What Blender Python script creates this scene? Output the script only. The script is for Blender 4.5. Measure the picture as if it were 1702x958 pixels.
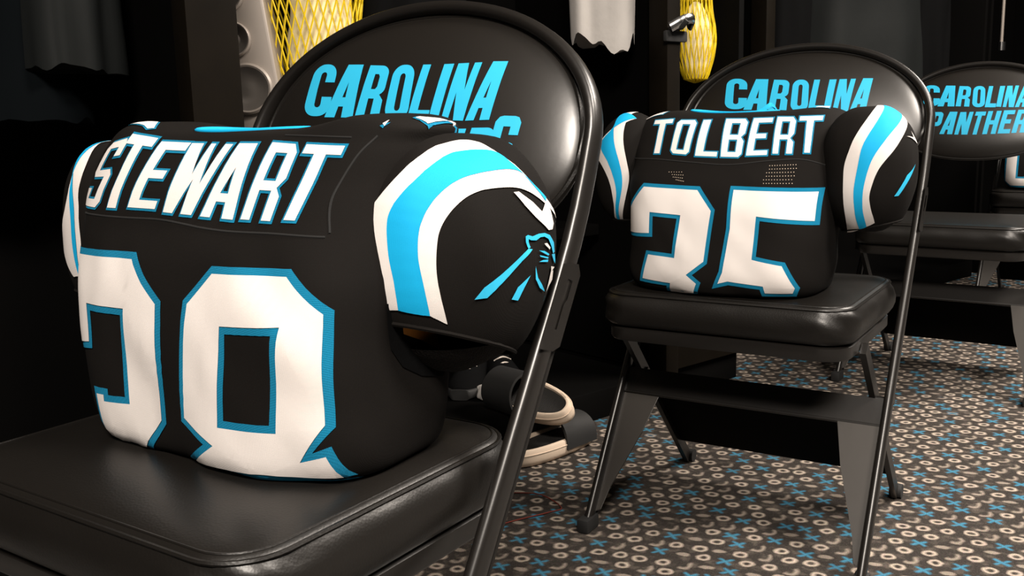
import bpy, bmesh, math, random
from math import sin, cos, pi, sqrt, radians
from mathutils import Vector, Matrix, noise
from mathutils.bvhtree import BVHTree
for o in list(bpy.data.objects): bpy.data.objects.remove(o)
SC = bpy.context.scene
COL = SC.collection
# ------------------------------------------------------------------ camera, light, exposure
cam = bpy.data.cameras.new('camera'); cam.sensor_width = 36.0; cam.lens = 36.0 * 1596.54 / 1702.0
camo = bpy.data.objects.new('camera', cam); COL.objects.link(camo)
camo.location = (0, 0, 0.7463)
camo.rotation_euler = (Matrix.Rotation(pi/2 - 0.1734, 3, 'X') @ Matrix.Rotation(-0.0249, 3, 'Z')).to_euler()
cam.clip_start = 0.02; SC.camera = camo
SC.view_settings.view_transform = 'Standard'; SC.view_settings.look = 'None'
SC.view_settings.exposure = 0.0; SC.view_settings.gamma = 1.0; SC.view_settings.use_curve_mapping = False
wd = bpy.data.worlds.new('room_dim'); SC.world = wd; wd.use_nodes = True
wd.node_tree.nodes['Background'].inputs[0].default_value = (1.0, 0.92, 0.84, 1); wd.node_tree.nodes['Background'].inputs[1].default_value = 0.02
def area(name, loc, target, sx, sy, power, colr):
    l = bpy.data.lights.new(name, 'AREA'); l.shape = 'RECTANGLE'; l.size = sx; l.size_y = sy; l.energy = power; l.color = colr
    o = bpy.data.objects.new(name, l); COL.objects.link(o); o.location = loc
    o.rotation_euler = (Vector(target) - Vector(loc)).to_track_quat('-Z', 'Y').to_euler(); return o
WARM = (1.0, 0.90, 0.80)
area('ceiling_panel_light', (1.7, 0.35, 2.75), (1.7, 0.35, 0), 0.7, 0.7, 120, WARM)
area('ceiling_panel_light', (2.9, 2.2, 2.75), (2.9, 2.2, 0), 1.2, 1.2, 230, WARM)
area('ceiling_panel_light', (-0.05, -1.25, 2.70), (-0.05, -0.6, 0.0), 0.8, 0.6, 190, WARM)

# ------------------------------------------------------------------ materials
def N(nt, t, **kw):
    n = nt.nodes.new(t)
    for k, v in kw.items(): setattr(n, k, v)
    return n
def mat(name, col, rough=0.6, metal=0.0, bump=None, sheen=0.0, spec=0.5, var=0.0, vscale=30, coat=0.0):
    m = bpy.data.materials.new(name); m.use_nodes = True; nt = m.node_tree; b = nt.nodes['Principled BSDF']
    b.inputs['Base Color'].default_value = (*col, 1); b.inputs['Roughness'].default_value = rough; b.inputs['Metallic'].default_value = metal
    b.inputs['Specular IOR Level'].default_value = spec
    if sheen: b.inputs['Sheen Weight'].default_value = sheen; b.inputs['Sheen Roughness'].default_value = 0.5
    if coat: b.inputs['Coat Weight'].default_value = coat; b.inputs['Coat Roughness'].default_value = 0.15
    tc = N(nt, 'ShaderNodeTexCoord')
    if var:
        nz = N(nt, 'ShaderNodeTexNoise'); nz.inputs['Scale'].default_value = vscale; nz.inputs['Detail'].default_value = 4
        nt.links.new(tc.outputs['Object'], nz.inputs['Vector'])
        mx = N(nt, 'ShaderNodeMix', data_type='RGBA')
        mx.inputs[6].default_value = (*[c*(1-var) for c in col], 1); mx.inputs[7].default_value = (*[min(1, c*(1+var)) for c in col], 1)
        nt.links.new(nz.outputs['Fac'], mx.inputs[0]); nt.links.new(mx.outputs[2], b.inputs['Base Color'])
    if bump:
        kind, sc, st = bump
        if kind == 'knit':
            w = N(nt, 'ShaderNodeTexWave'); w.inputs['Scale'].default_value = sc; w.inputs['Distortion'].default_value = 0.4; w.bands_direction = 'X'
            w2 = N(nt, 'ShaderNodeTexWave'); w2.inputs['Scale'].default_value = sc*0.8; w2.bands_direction = 'Z'
            nt.links.new(tc.outputs['Object'], w.inputs['Vector']); nt.links.new(tc.outputs['Object'], w2.inputs['Vector'])
            ad = N(nt, 'ShaderNodeMath', operation='ADD'); nt.links.new(w.outputs['Fac'], ad.inputs[0]); nt.links.new(w2.outputs['Fac'], ad.inputs[1]); src = ad.outputs[0]
        elif kind == 'grain':
            v = N(nt, 'ShaderNodeTexVoronoi'); v.inputs['Scale'].default_value = sc; nt.links.new(tc.outputs['Object'], v.inputs['Vector']); src = v.outputs['Distance']
        else:
            v = N(nt, 'ShaderNodeTexNoise'); v.inputs['Scale'].default_value = sc; v.inputs['Detail'].default_value = 5; nt.links.new(tc.outputs['Object'], v.inputs['Vector']); src = v.outputs['Fac']
        bp = N(nt, 'ShaderNodeBump'); bp.inputs['Strength'].default_value = st; bp.inputs['Distance'].default_value = 0.002
        nt.links.new(src, bp.inputs['Height']); nt.links.new(bp.outputs[0], b.inputs['Normal'])
    return m
M = {}
M['leather'] = mat('black_vinyl', (0.0065, 0.0056, 0.0047), 0.38, bump=('grain', 420, 0.05), spec=0.42)
M['back_vinyl'] = mat('smooth_black_vinyl', (0.0085, 0.0070, 0.0056), 0.36, bump=('noise', 90, 0.03), spec=1.0)
M['metal'] = mat('black_enamel_steel', (0.009, 0.0078, 0.0068), 0.33, spec=0.6, bump=('noise', 60, 0.05))
M['plate'] = mat('satin_black_steel', (0.035, 0.031, 0.027), 0.45, spec=0.5, bump=('noise', 30, 0.08))
M['rubber'] = mat('black_rubber', (0.012, 0.012, 0.012), 0.7)
M['chrome'] = mat('chrome', (0.55, 0.55, 0.55), 0.2, 1.0)
M['print'] = mat('light_blue_print', (0.03, 0.46, 0.74), 0.45, spec=0.4)
M['jersey'] = mat('black_jersey_knit', (0.0062, 0.0053, 0.0047), 0.85, bump=('knit', 420, 0.12), sheen=0.0, spec=0.10)
M['mesh'] = mat('black_jersey_mesh', (0.010, 0.009, 0.0085), 0.8, bump=('grain', 500, 0.5), spec=0.10)
M['seam'] = mat('black_thread', (0.006, 0.006, 0.006), 0.9)
M['white'] = mat('white_twill', (0.70, 0.66, 0.635), 0.8, bump=('knit', 420, 0.15), spec=0.2, var=0.03, vscale=12)
M['blue'] = mat('process_blue_twill', (0.004, 0.36, 0.68), 0.7, bump=('knit', 420, 0.15), spec=0.2)
M['edge'] = mat('blue_zigzag_stitching', (0.005, 0.25, 0.46), 0.75, bump=('knit', 600, 0.6), spec=0.2)
M['wood'] = mat('dark_espresso_wood', (0.0055, 0.0041, 0.0026), 0.5, var=0.4, vscale=14, spec=0.08)
M['dark'] = mat('black_laminate', (0.0016, 0.0015, 0.0014), 0.7, spec=0.05)
M['cloth_black'] = mat('black_cloth', (0.0035, 0.0036, 0.0038), 0.9, bump=('noise', 60, 0.4), spec=0.04)
M['cloth_grey'] = mat('charcoal_nylon', (0.0075, 0.0088, 0.0088), 0.7, bump=('noise', 25, 0.3), spec=0.15)
M['cloth_navy'] = mat('dark_teal_cloth', (0.0020, 0.003, 0.0038), 0.85, spec=0.05)
M['cloth_white'] = mat('grey_white_cloth', (0.42, 0.40, 0.38), 0.85, bump=('noise', 70, 0.4), spec=0.1, var=0.15, vscale=18)
M['net'] = mat('yellow_nylon_net', (0.72, 0.52, 0.01), 0.5, spec=0.3)
M['laundry'] = mat('pale_yellowed_cloth', (0.80, 0.70, 0.40), 0.9, bump=('noise', 40, 0.6), var=0.12, vscale=20)
M['silver'] = mat('silver_plastic', (0.33, 0.29, 0.255), 0.4, metal=0.25, spec=0.5)
M['cone'] = mat('dark_cone', (0.16, 0.145, 0.13), 0.35, metal=0.4)
M['gold'] = mat('amber_lining', (0.32, 0.12, 0.01), 0.7, var=0.3)
M['sole'] = mat('cream_foam', (0.74, 0.60, 0.47), 0.7, bump=('noise', 120, 0.15), spec=0.2)
M['footbed'] = mat('ribbed_dark_footbed', (0.014, 0.013, 0.012), 0.75, bump=('knit', 90, 0.8))
M['orange'] = mat('orange_tab', (0.65, 0.12, 0.01), 0.6)
M['red'] = mat('red_thread', (0.16, 0.02, 0.01), 0.8)
M['wall'] = mat('dark_wall_paint', (0.010, 0.0095, 0.009), 0.8, var=0.2, vscale=4)
M['ceil'] = mat('white_ceiling_tile', (0.55, 0.53, 0.5), 0.9, var=0.08, vscale=60)
def carpet():
    m = bpy.data.materials.new('patterned_carpet'); m.use_nodes = True; nt = m.node_tree; b = nt.nodes['Principled BSDF']
    L = nt.links.new
    def mth(op, a, c=None, d=None, clamp=False):
        n = N(nt, 'ShaderNodeMath', operation=op); n.use_clamp = clamp
        for i, x in enumerate((a, c, d)):
            if x is None: continue
            if isinstance(x, (int, float)): n.inputs[i].default_value = x
            else: L(x, n.inputs[i])
        return n.outputs[0]
    tc = N(nt, 'ShaderNodeTexCoord'); mp = N(nt, 'ShaderNodeMapping'); mp.inputs['Rotation'].default_value = (0, 0, radians(24))
    mp.inputs['Scale'].default_value = (1/0.038, 1/0.035, 1); L(tc.outputs['Object'], mp.inputs['Vector'])
    # slight waviness so tufts are not ruler straight
    wz = N(nt, 'ShaderNodeTexNoise'); wz.inputs['Scale'].default_value = 2.2; wz.inputs['Detail'].default_value = 2; L(mp.outputs[0], wz.inputs['Vector'])
    sx = N(nt, 'ShaderNodeSeparateXYZ'); L(mp.outputs[0], sx.inputs[0])
    wsep = N(nt, 'ShaderNodeSeparateColor'); L(wz.outputs['Color'], wsep.inputs[0])
    y = mth('ADD', sx.outputs[1], mth('MULTIPLY', mth('SUBTRACT', wsep.outputs[0], 0.5), 0.22))
    row = mth('FLOOR', y)
    x0 = mth('ADD', sx.outputs[0], mth('MULTIPLY', mth('SUBTRACT', wsep.outputs[1], 0.5), 0.22))
    x = mth('ADD', x0, mth('MULTIPLY', row, 0.437))
    colm = mth('FLOOR', x)
    cb = N(nt, 'ShaderNodeCombineXYZ'); L(colm, cb.inputs[0]); L(row, cb.inputs[1])
    wn = N(nt, 'ShaderNodeTexWhiteNoise'); wn.noise_dimensions = '3D'; L(cb.outputs[0], wn.inputs['Vector'])
    rs = N(nt, 'ShaderNodeSeparateColor'); L(wn.outputs['Color'], rs.inputs[0])
    fx = mth('SUBTRACT', mth('SUBTRACT', x, colm), 0.5); fy = mth('SUBTRACT', mth('SUBTRACT', y, row), 0.5)
    fx = mth('ADD', fx, mth('MULTIPLY', mth('SUBTRACT', rs.outputs[1], 0.5), 0.16)); fy = mth('ADD', fy, mth('MULTIPLY', mth('SUBTRACT', rs.outputs[2], 0.5), 0.16))
    r = mth('SQRT', mth('ADD', mth('MULTIPLY', fx, fx), mth('MULTIPLY', fy, fy)))
    def lt(v, t, soft=0.15): return mth('DIVIDE', mth('SUBTRACT', t + soft/2, v), soft, clamp=True)
    ring = lt(mth('ABSOLUTE', mth('SUBTRACT', r, 0.245)), 0.072)
    # blue cross: two diagonal strokes
    d1 = mth('ABSOLUTE', mth('MULTIPLY', mth('ADD', fx, fy), 0.707)); d2 = mth('ABSOLUTE', mth('MULTIPLY', mth('SUBTRACT', fx, fy), 0.707))
    crossm = mth('MULTIPLY', lt(mth('MINIMUM', d1, d2), 0.075), lt(r, 0.42))
    # hook: a half ring plus a stub
    gx = mth('ADD', fx, 0.08)
    r2 = mth('SQRT', mth('ADD', mth('MULTIPLY', gx, gx), mth('MULTIPLY', mth('MULTIPLY', fy, fy), 0.55)))
    hook = mth('MULTIPLY', lt(mth('ABSOLUTE', mth('SUBTRACT', r2, 0.27)), 0.085), lt(mth('MULTIPLY', mth('ADD', gx, mth('MULTIPLY', fy, -0.7)), -1.0), 0.02))
    blob = lt(mth('SQRT', mth('ADD', mth('MULTIPLY', mth('MULTIPLY', fx, fx), 0.7), mth('MULTIPLY', mth('MULTIPLY', fy, fy), 2.2))), 0.27, 0.12)
    # arrangement: diagonal sequence with some randomness
    k = mth('FRACT', mth('ADD', mth('MULTIPLY', colm, 0.381), mth('ADD', mth('MULTIPLY', row, 0.235), mth('MULTIPLY', rs.outputs[0], 0.35))))
    isO = lt(k, 0.45, 0.001); isX = mth('MULTIPLY', mth('SUBTRACT', 1.0, isO), lt(k, 0.70, 0.001)); isH = mth('MULTIPLY', mth('SUBTRACT', 1.0, lt(k, 0.70, 0.001)), lt(k, 0.87, 0.001)); isB = mth('SUBTRACT', 1.0, lt(k, 0.87, 0.001))
    beige = mth('ADD', mth('MULTIPLY', ring, isO), mth('ADD', mth('MULTIPLY', hook, mth('MULTIPLY', isH, 0.55)), mth('MULTIPLY', blob, mth('MULTIPLY', isB, 0.5))))
    blue = mth('MULTIPLY', crossm, isX)
    fine = N(nt, 'ShaderNodeTexNoise'); fine.inputs['Scale'].default_value = 9; fine.inputs['Detail'].default_value = 6; L(mp.outputs[0], fine.inputs['Vector'])
    def mix(f, A, B):
        n = N(nt, 'ShaderNodeMix', data_type='RGBA')
        for i, v in ((0, f), (6, A), (7, B)):
            if isinstance(v, tuple): n.inputs[i].default_value = v
            else: L(v, n.inputs[i])
        return n.outputs[2]
    bl = N(nt, 'ShaderNodeTexNoise'); bl.inputs['Scale'].default_value = 1.7; bl.inputs['Detail'].default_value = 3; L(mp.outputs[0], bl.inputs['Vector'])
    ghost = mth('MULTIPLY', mth('SUBTRACT', bl.outputs['Fac'], 0.50), 2.2, clamp=True)
    beige = mth('ADD', beige, mth('MULTIPLY', ghost, 0.30), clamp=True)
    ground = mix(fine.outputs['Fac'], (0.012, 0.011, 0.011, 1), (0.085, 0.073, 0.064, 1))
    c = mix(beige, ground, (0.56, 0.47, 0.39, 1)); c = mix(blue, c, (0.065, 0.27, 0.42, 1))
    tf = N(nt, 'ShaderNodeTexNoise'); tf.inputs['Scale'].default_value = 16; tf.inputs['Detail'].default_value = 3; L(mp.outputs[0], tf.inputs['Vector'])
    c2 = N(nt, 'ShaderNodeMix', data_type='RGBA', blend_type='MULTIPLY'); c2.inputs[0].default_value = 0.45; L(c, c2.inputs[6]); L(tf.outputs['Color'], c2.inputs[7])
    L(c2.outputs[2], b.inputs['Base Color']); b.inputs['Roughness'].default_value = 0.95; b.inputs['Specular IOR Level'].default_value = 0.1
    bp = N(nt, 'ShaderNodeBump'); bp.inputs['Strength'].default_value = 0.6; bp.inputs['Distance'].default_value = 0.004; L(tf.outputs['Fac'], bp.inputs['Height']); L(bp.outputs[0], b.inputs['Normal'])
    return m
M['carpet'] = carpet()

# ------------------------------------------------------------------ helpers
def link(name, bm, m, parent=None, smooth=True, angle=40):
    bmesh.ops.recalc_face_normals(bm, faces=bm.faces)
    me = bpy.data.meshes.new(name); bm.to_mesh(me); bm.free()
    me.materials.append(M[m] if isinstance(m, str) else m)
    if smooth:
        me.polygons.foreach_set('use_smooth', [True]*len(me.polygons)); me.set_sharp_from_angle(angle=radians(angle))
    o = bpy.data.objects.new(name, me); COL.objects.link(o)
    if parent: o.parent = parent
    return o
def thing(name, label, cat, loc=(0, 0, 0), rz=0.0, group=None):
    o = bpy.data.objects.new(name, None); COL.objects.link(o); o.empty_display_size = 0.05
    o.location = loc; o.rotation_euler = (0, 0, rz); o['label'] = label; o['category'] = cat
    if group: o['group'] = group
    return o
def tag(o, label, cat, group=None):
    o['label'] = label; o['category'] = cat
    if group: o['group'] = group
    return o
def struct(o): o['kind'] = 'structure'; return o
def copy_tree(o, parent=None):
    c = o.copy(); COL.objects.link(c)
    if parent: c.parent = parent
    for ch in list(o.children): copy_tree(ch, c)
    return c
def box(bm, lo, hi, bev=0.0, mtx=None, seg=2):
    b2 = bmesh.new(); bmesh.ops.create_cube(b2, size=1.0)
    for v in b2.verts: v.co = Vector([(lo[i]+hi[i])/2 + v.co[i]*(hi[i]-lo[i]) for i in range(3)])
    if bev: bmesh.ops.bevel(b2, geom=list(b2.edges), offset=bev, segments=seg, affect='EDGES', profile=0.6)
    if mtx: b2.transform(mtx)
    me = bpy.data.meshes.new('t'); b2.to_mesh(me); b2.free(); bm.from_mesh(me); bpy.data.meshes.remove(me)
def skin(bm, rings, closed_u=True, cap0=False, cap1=False, closed_v=False):
    vs = [[bm.verts.new(p) for p in r] for r in rings]; n = len(vs[0]); R = len(vs)
    for i in range(R if closed_v else R-1):
        a, b = vs[i], vs[(i+1) % R]
        for j in range(n if closed_u else n-1):
            k = (j+1) % n; bm.faces.new((a[j], a[k], b[k], b[j]))
    if cap0: bm.faces.new(vs[0][::-1])
    if cap1: bm.faces.new(vs[-1])
    return vs
def sweep(bm, path, sec, up=Vector((0, 0, 1)), closed=False, caps=True):
    path = [Vector(p) for p in path]; n = len(path); rings = []
    for i, p in enumerate(path):
        a = path[(i-1) % n] if (closed or i > 0) else p; b = path[(i+1) % n] if (closed or i < n-1) else p
        t = (b - a).normalized(); s = t.cross(up)
        if s.length < 1e-5: s = t.cross(Vector((1, 0.01, 0)))
        s.normalize(); w = s.cross(t)
        rings.append([p + s*x + w*y for x, y in sec])
    skin(bm, rings, True, caps and not closed, caps and not closed, closed)
def oval(a, b, n=12, e=2.0):
    o = []
    for i in range(n):
        t = 2*pi*i/n; c, s = cos(t), sin(t)
        o.append((a*math.copysign(abs(c)**(2/e), c), b*math.copysign(abs(s)**(2/e), s)))
    return o
def tube(bm, path, r, n=8, closed=False): sweep(bm, path, oval(r, r, n), Vector((0.03, 0.02, 1)), closed)
def smoothpath(pts, n=8, closed=False):
    P = [Vector(p) for p in pts]; out = []; m = len(P)
    for i in range(m if closed else m-1):
        g = lambda k: P[k % m] if closed else P[max(0, min(m-1, k))]
        a, b, c, d = g(i-1), g(i), g(i+1), g(i+2)
        for j in range(n):
            t = j/n; out.append(0.5*((2*b) + (c-a)*t + (2*a-5*b+4*c-d)*t*t + (3*b-a-3*c+d)*t**3))
    if not closed: out.append(P[-1])
    return out
def lerp_rows(rows, n):
    """Catmull-Rom through rows of numbers."""
    out = []; m = len(rows)
    for i in range(m-1):
        a, b, c, d = rows[max(0, i-1)], rows[i], rows[i+1], rows[min(m-1, i+2)]
        for j in range(n):
            t = j/n; out.append([0.5*(2*q + (r-p)*t + (2*p-5*q+4*r-s)*t*t + (3*q-p-3*r+s)*t**3) for p, q, r, s in zip(a, b, c, d)])
    out.append(list(rows[-1])); return out
def rrect(x0, y0, x1, y1, r, n=6):
    o = []
    for cx, cy, a in ((x1-r, y0+r, -pi/2), (x1-r, y1-r, 0), (x0+r, y1-r, pi/2), (x0+r, y0+r, pi)):
        for i in range(n+1): t = a + pi/2*i/n; o.append((cx + r*cos(t), cy + r*sin(t)))
    return o
def area2(p): return 0.5*sum(p[i][0]*p[(i+1) % len(p)][1] - p[(i+1) % len(p)][0]*p[i][1] for i in range(len(p)))
def inset(p, d):
    """Move a polygon's sides inward by d (outward for d < 0)."""
    p = [tuple(q) for q in p]; p = [q for i, q in enumerate(p) if (Vector(q)-Vector(p[i-1])).length > 1e-6]
    if area2(p) < 0: p = p[::-1]
    o = []; n = len(p)
    for i in range(n):
        a, b, c = Vector(p[i-1]), Vector(p[i]), Vector(p[(i+1) % n])
        u = (b-a).normalized(); v = (c-b).normalized(); n1 = Vector((-u.y, u.x)); n2 = Vector((-v.y, v.x)); m = n1 + n2
        L = m.length
        if L < 0.3: m = n1*1.0; k = 1.0
        else: m /= L; k = min(1/max(0.3, m.dot(n1)), 2.2)
        o.append(tuple(b + m*d*k))
    return o
def flat(polys, cell):
    """Triangulated, grid-cut 2-D fill of [(outer, [holes])]."""
    out = bmesh.new()
    for outer, holes in polys:
        bm = bmesh.new()
        for lp in [outer] + list(holes):
            vs = [bm.verts.new((x, y, 0)) for x, y in lp]
            for i in range(len(vs)): bm.edges.new((vs[i-1], vs[i]))
        bmesh.ops.triangle_fill(bm, use_beauty=True, use_dissolve=False, edges=list(bm.edges))
        xs = [p[0] for p in outer]; ys = [p[1] for p in outer]
        for ax, lo, hi in ((0, min(xs), max(xs)), (1, min(ys), max(ys))):
            k = math.floor(lo/cell)+1
            while k*cell < hi:
                co = [0, 0, 0]; no = [0, 0, 0]; co[ax] = k*cell; no[ax] = 1
                bmesh.ops.bisect_plane(bm, geom=bm.verts[:]+bm.edges[:]+bm.faces[:], plane_co=co, plane_no=no, dist=1e-6); k += 1
        me = bpy.data.meshes.new('t'); bm.to_mesh(me); bm.free(); out.from_mesh(me); bpy.data.meshes.remove(me)
    return out
class Front:                                        # seen square from the front of the garment
    def ray(s, x, z): return Vector((x, -3, z)), Vector((0, 1, 0))
    def back(s, h): return (h.x, h.z)
class Top:
    def ray(s, x, y): return Vector((x, y, 3)), Vector((0, 0, -1))
    def back(s, h): return (h.x, h.y)
class Radial:                                       # unrolled around a centre, for sleeves
    def __init__(s, c, d): s.c = Vector(c); s.d = Vector(d).normalized(); s.e1 = Vector((0, 0, 1)).cross(s.d).normalized(); s.e2 = s.d.cross(s.e1)
    def ray(s, p, q):
        th = sqrt(p*p+q*q); k = sin(th)/th if th > 1e-6 else 1.0
        v = s.d*cos(th) + s.e1*(p*k) + s.e2*(q*k); return s.c + v*2, -v
    def back(s, h):
        v = (h - s.c).normalized(); th = math.acos(max(-1, min(1, v.dot(s.d)))); a, b = v.dot(s.e1), v.dot(s.e2); l = sqrt(a*a+b*b) or 1; return (th*a/l, th*b/l)
class Plane:
    def __init__(s, y0, t): s.y0 = y0; s.t = t; s.n = Vector((0, -1, t)).normalized()
    def ray(s, x, z): return Vector((x, s.y0 + s.t*z, z)) + s.n, -s.n
    def back(s, h): h = h - s.n*((h - Vector((0, s.y0, 0))).dot(s.n)); return (h.x, h.z)
def drape(bm, bvh, chart, off):
    for v in bm.verts:
        o, d = chart.ray(v.co.x, v.co.y); h, nn, i, dist = bvh.ray_cast(o, d)
        if h is None: h, nn, i, dist = bvh.find_nearest(o + d*2.95)
        if nn.dot(d) > 0: nn = -nn
        v.co = h + nn*off
    return bm
def decal(name, polys, bvh, chart, off, m, parent, cell=0.006):
    bm = drape(flat(polys, cell), bvh, chart, off)
    bmesh.ops.remove_doubles(bm, verts=bm.verts, dist=1e-6)
    o = link(name, bm, m, parent, True, 60)
    return o
def surf_tube(name, pts, bvh, chart, r, m, parent):
    bm = bmesh.new(); P = []
    for p in smoothpath([(a, b, 0) for a, b in pts], 8):
        o, d = chart.ray(p.x, p.y); h, nn, i, dist = bvh.ray_cast(o, d)
        if h is None: h, nn, i, dist = bvh.find_nearest(o + d*2.95)
        P.append(h)
    tube(bm, P, r, 6); return link(name, bm, m, parent)
def bvh_of(bm): return BVHTree.FromBMesh(bm)
# block letters in a unit box, y up: (outer, holes)
GL = {
 'S': ([(0,.32),(0,.10),(.15,0),(.85,0),(1,.10),(1,.48),(.85,.58),(.36,.58),(.36,.83),(.64,.83),(.64,.70),(1,.70),(1,.90),(.85,1),(.15,1),(0,.90),(0,.52),(.15,.42),(.64,.42),(.64,.17),(.36,.17),(.36,.32)], []),
 'T': ([(0,1),(0,.82),(.31,.82),(.31,0),(.69,0),(.69,.82),(1,.82),(1,1)], []),
 'E': ([(0,0),(1,0),(1,.18),(.40,.18),(.40,.42),(.85,.42),(.85,.60),(.40,.6),(.40,.82),(1,.82),(1,1),(0,1)], []),
 'W': ([(0,1),(.02,0),(.38,0),(.52,.42),(.56,0),(.94,0),(1,1),(.76,1),(.73,.50),(.60,1),(.44,1),(.40,.55),(.33,1)], []),
 'A': ([(0,0),(.42,1),(1,1),(1,0),(.60,0),(.60,.2),(.43,.2),(.36,0)], [[(.51,.37),(.62,.37),(.62,.66)]]),
 'R': ([(0,0),(0,1),(.82,1),(1,.88),(1,.54),(.86,.43),(1,.34),(1,0),(.62,0),(.62,.36),(.38,.36),(.38,0)], [[(.38,.54),(.63,.54),(.63,.82),(.38,.82)]]),
 'O': ([(0,.1),(.16,0),(.84,0),(1,.1),(1,.9),(.84,1),(.16,1),(0,.9)], [[(.37,.18),(.63,.18),(.63,.82),(.37,.82)]]),
 'L': ([(0,0),(1,0),(1,.18),(.42,.18),(.42,1),(0,1)], []),
 'B': ([(0,0),(.84,0),(1,.1),(1,.43),(.88,.52),(1,.6),(1,.9),(.84,1),(0,1)], [[(.38,.18),(.63,.18),(.63,.42),(.38,.42)], [(.38,.6),(.63,.6),(.63,.83),(.38,.83)]]),
 'C': ([(1,.36),(1,.1),(.84,0),(.16,0),(0,.1),(0,.9),(.16,1),(.84,1),(1,.9),(1,.64),(.63,.64),(.63,.82),(.38,.82),(.38,.18),(.63,.18),(.63,.36)], []),
 'I': ([(0,0),(1,0),(1,1),(0,1)], []),
 'N': ([(0,0),(.30,0),(.34,.48),(.55,0),(1,0),(1,1),(.70,1),(.66,.52),(.45,1),(0,1)], []),
 'P': ([(0,0),(.38,0),(.38,.34),(.84,.34),(1,.46),(1,.88),(.84,1),(0,1)], [[(.38,.52),(.63,.52),(.63,.82),(.38,.82)]]),
 'H': ([(0,0),(.36,0),(.36,.41),(.64,.41),(.64,0),(1,0),(1,1),(.64,1),(.64,.59),(.36,.59),(.36,1),(0,1)], []),
}
def _arc(cx, cy, rx, ry, a0, a1, n=7): return [(cx + rx*cos(radians(a0+(a1-a0)*i/n)), cy + ry*sin(radians(a0+(a1-a0)*i/n))) for i in range(n+1)]
GLR = dict(GL)      # rounder cut of the same letters for the chair backs
GLR['C'] = ([(1, .36), (1, .24)] + _arc(.56, .22, .44, .22, 0, -90) + _arc(.44, .22, .44, .22, -90, -180) + _arc(.44, .78, .44, .22, 180, 90) + _arc(.56, .78, .44, .22, 90, 0) + [(1, .64), (.62, .64), (.62, .78)] + _arc(.5, .78, .12, .06, 0, 180, 5) + _arc(.5, .22, .12, .06, 180, 360, 5) + [(.62, .36)], [])
GLR['O'] = (_arc(.56, .22, .44, .22, 0, -90) + _arc(.44, .22, .44, .22, -90, -180) + _arc(.44, .78, .44, .22, 180, 90) + _arc(.56, .78, .44, .22, 90, 0), [_arc(.5, .78, .12, .06, 0, 180, 5) + _arc(.5, .22, .12, .06, 180, 360, 5)])
GLR['R'] = ([(0, 0), (0, 1)] + _arc(.62, .84, .38, .16, 90, 0) + _arc(.62, .58, .38, .16, 0, -60, 4) + [(1, .34), (1, 0), (.62, 0), (.62, .36), (.38, .36), (.38, 0)], [[(.38, .54), (.56, .54), (.63, .59), (.63, .78), (.56, .83), (.38, .83)]])
GLR['P'] = ([(0, 0), (.38, 0), (.38, .34)] + _arc(.62, .50, .38, .16, -90, 0) + _arc(.62, .84, .38, .16, 0, 90) + [(0, 1)], [[(.38, .52), (.56, .52), (.63, .57), (.63, .77), (.56, .82), (.38, .82)]])
def soften(p, lim=125):
    o = []; n = len(p)
    for i in range(n):
        a, b, c = Vector(p[i-1]), Vector(p[i]), Vector(p[(i+1) % n])
        u, v = a-b, c-b
        if math.degrees(u.angle(v)) > lim and min(u.length, v.length) > 0.08:
            for t in (0.45, 0.2): o.append(tuple(b + u*min(t, 0.5)*0.9))
            for t in (0.2, 0.45): o.append(tuple(b + v*min(t, 0.5)*0.9))
        else: o.append(tuple(b))
    return o
def glyph(ch, q, soft=False):
    """Letter ch laid into the quad q = (top-left, top-right, bottom-right, bottom-left)."""
    f = lambda x, y: tuple((1-y)*((1-x)*q[3][i]+x*q[2][i]) + y*((1-x)*q[0][i]+x*q[1][i]) for i in (0, 1))
    out, holes = (GLR if soft else GL)[ch]
    if soft:
        if ch in 'S': out = soften(out)
        out = [(0.5+(x-0.5)*0.90, y) for x, y in out]; holes = [[(0.5+(x-0.5)*0.90, y) for x, y in h] for h in holes]
    return [f(*p) for p in out], [[f(*p) for p in h] for h in holes]
def bordered(polys, w):
    return [(inset(o, w), [inset(h, -w) for h in hs]) for o, hs in polys]
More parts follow.
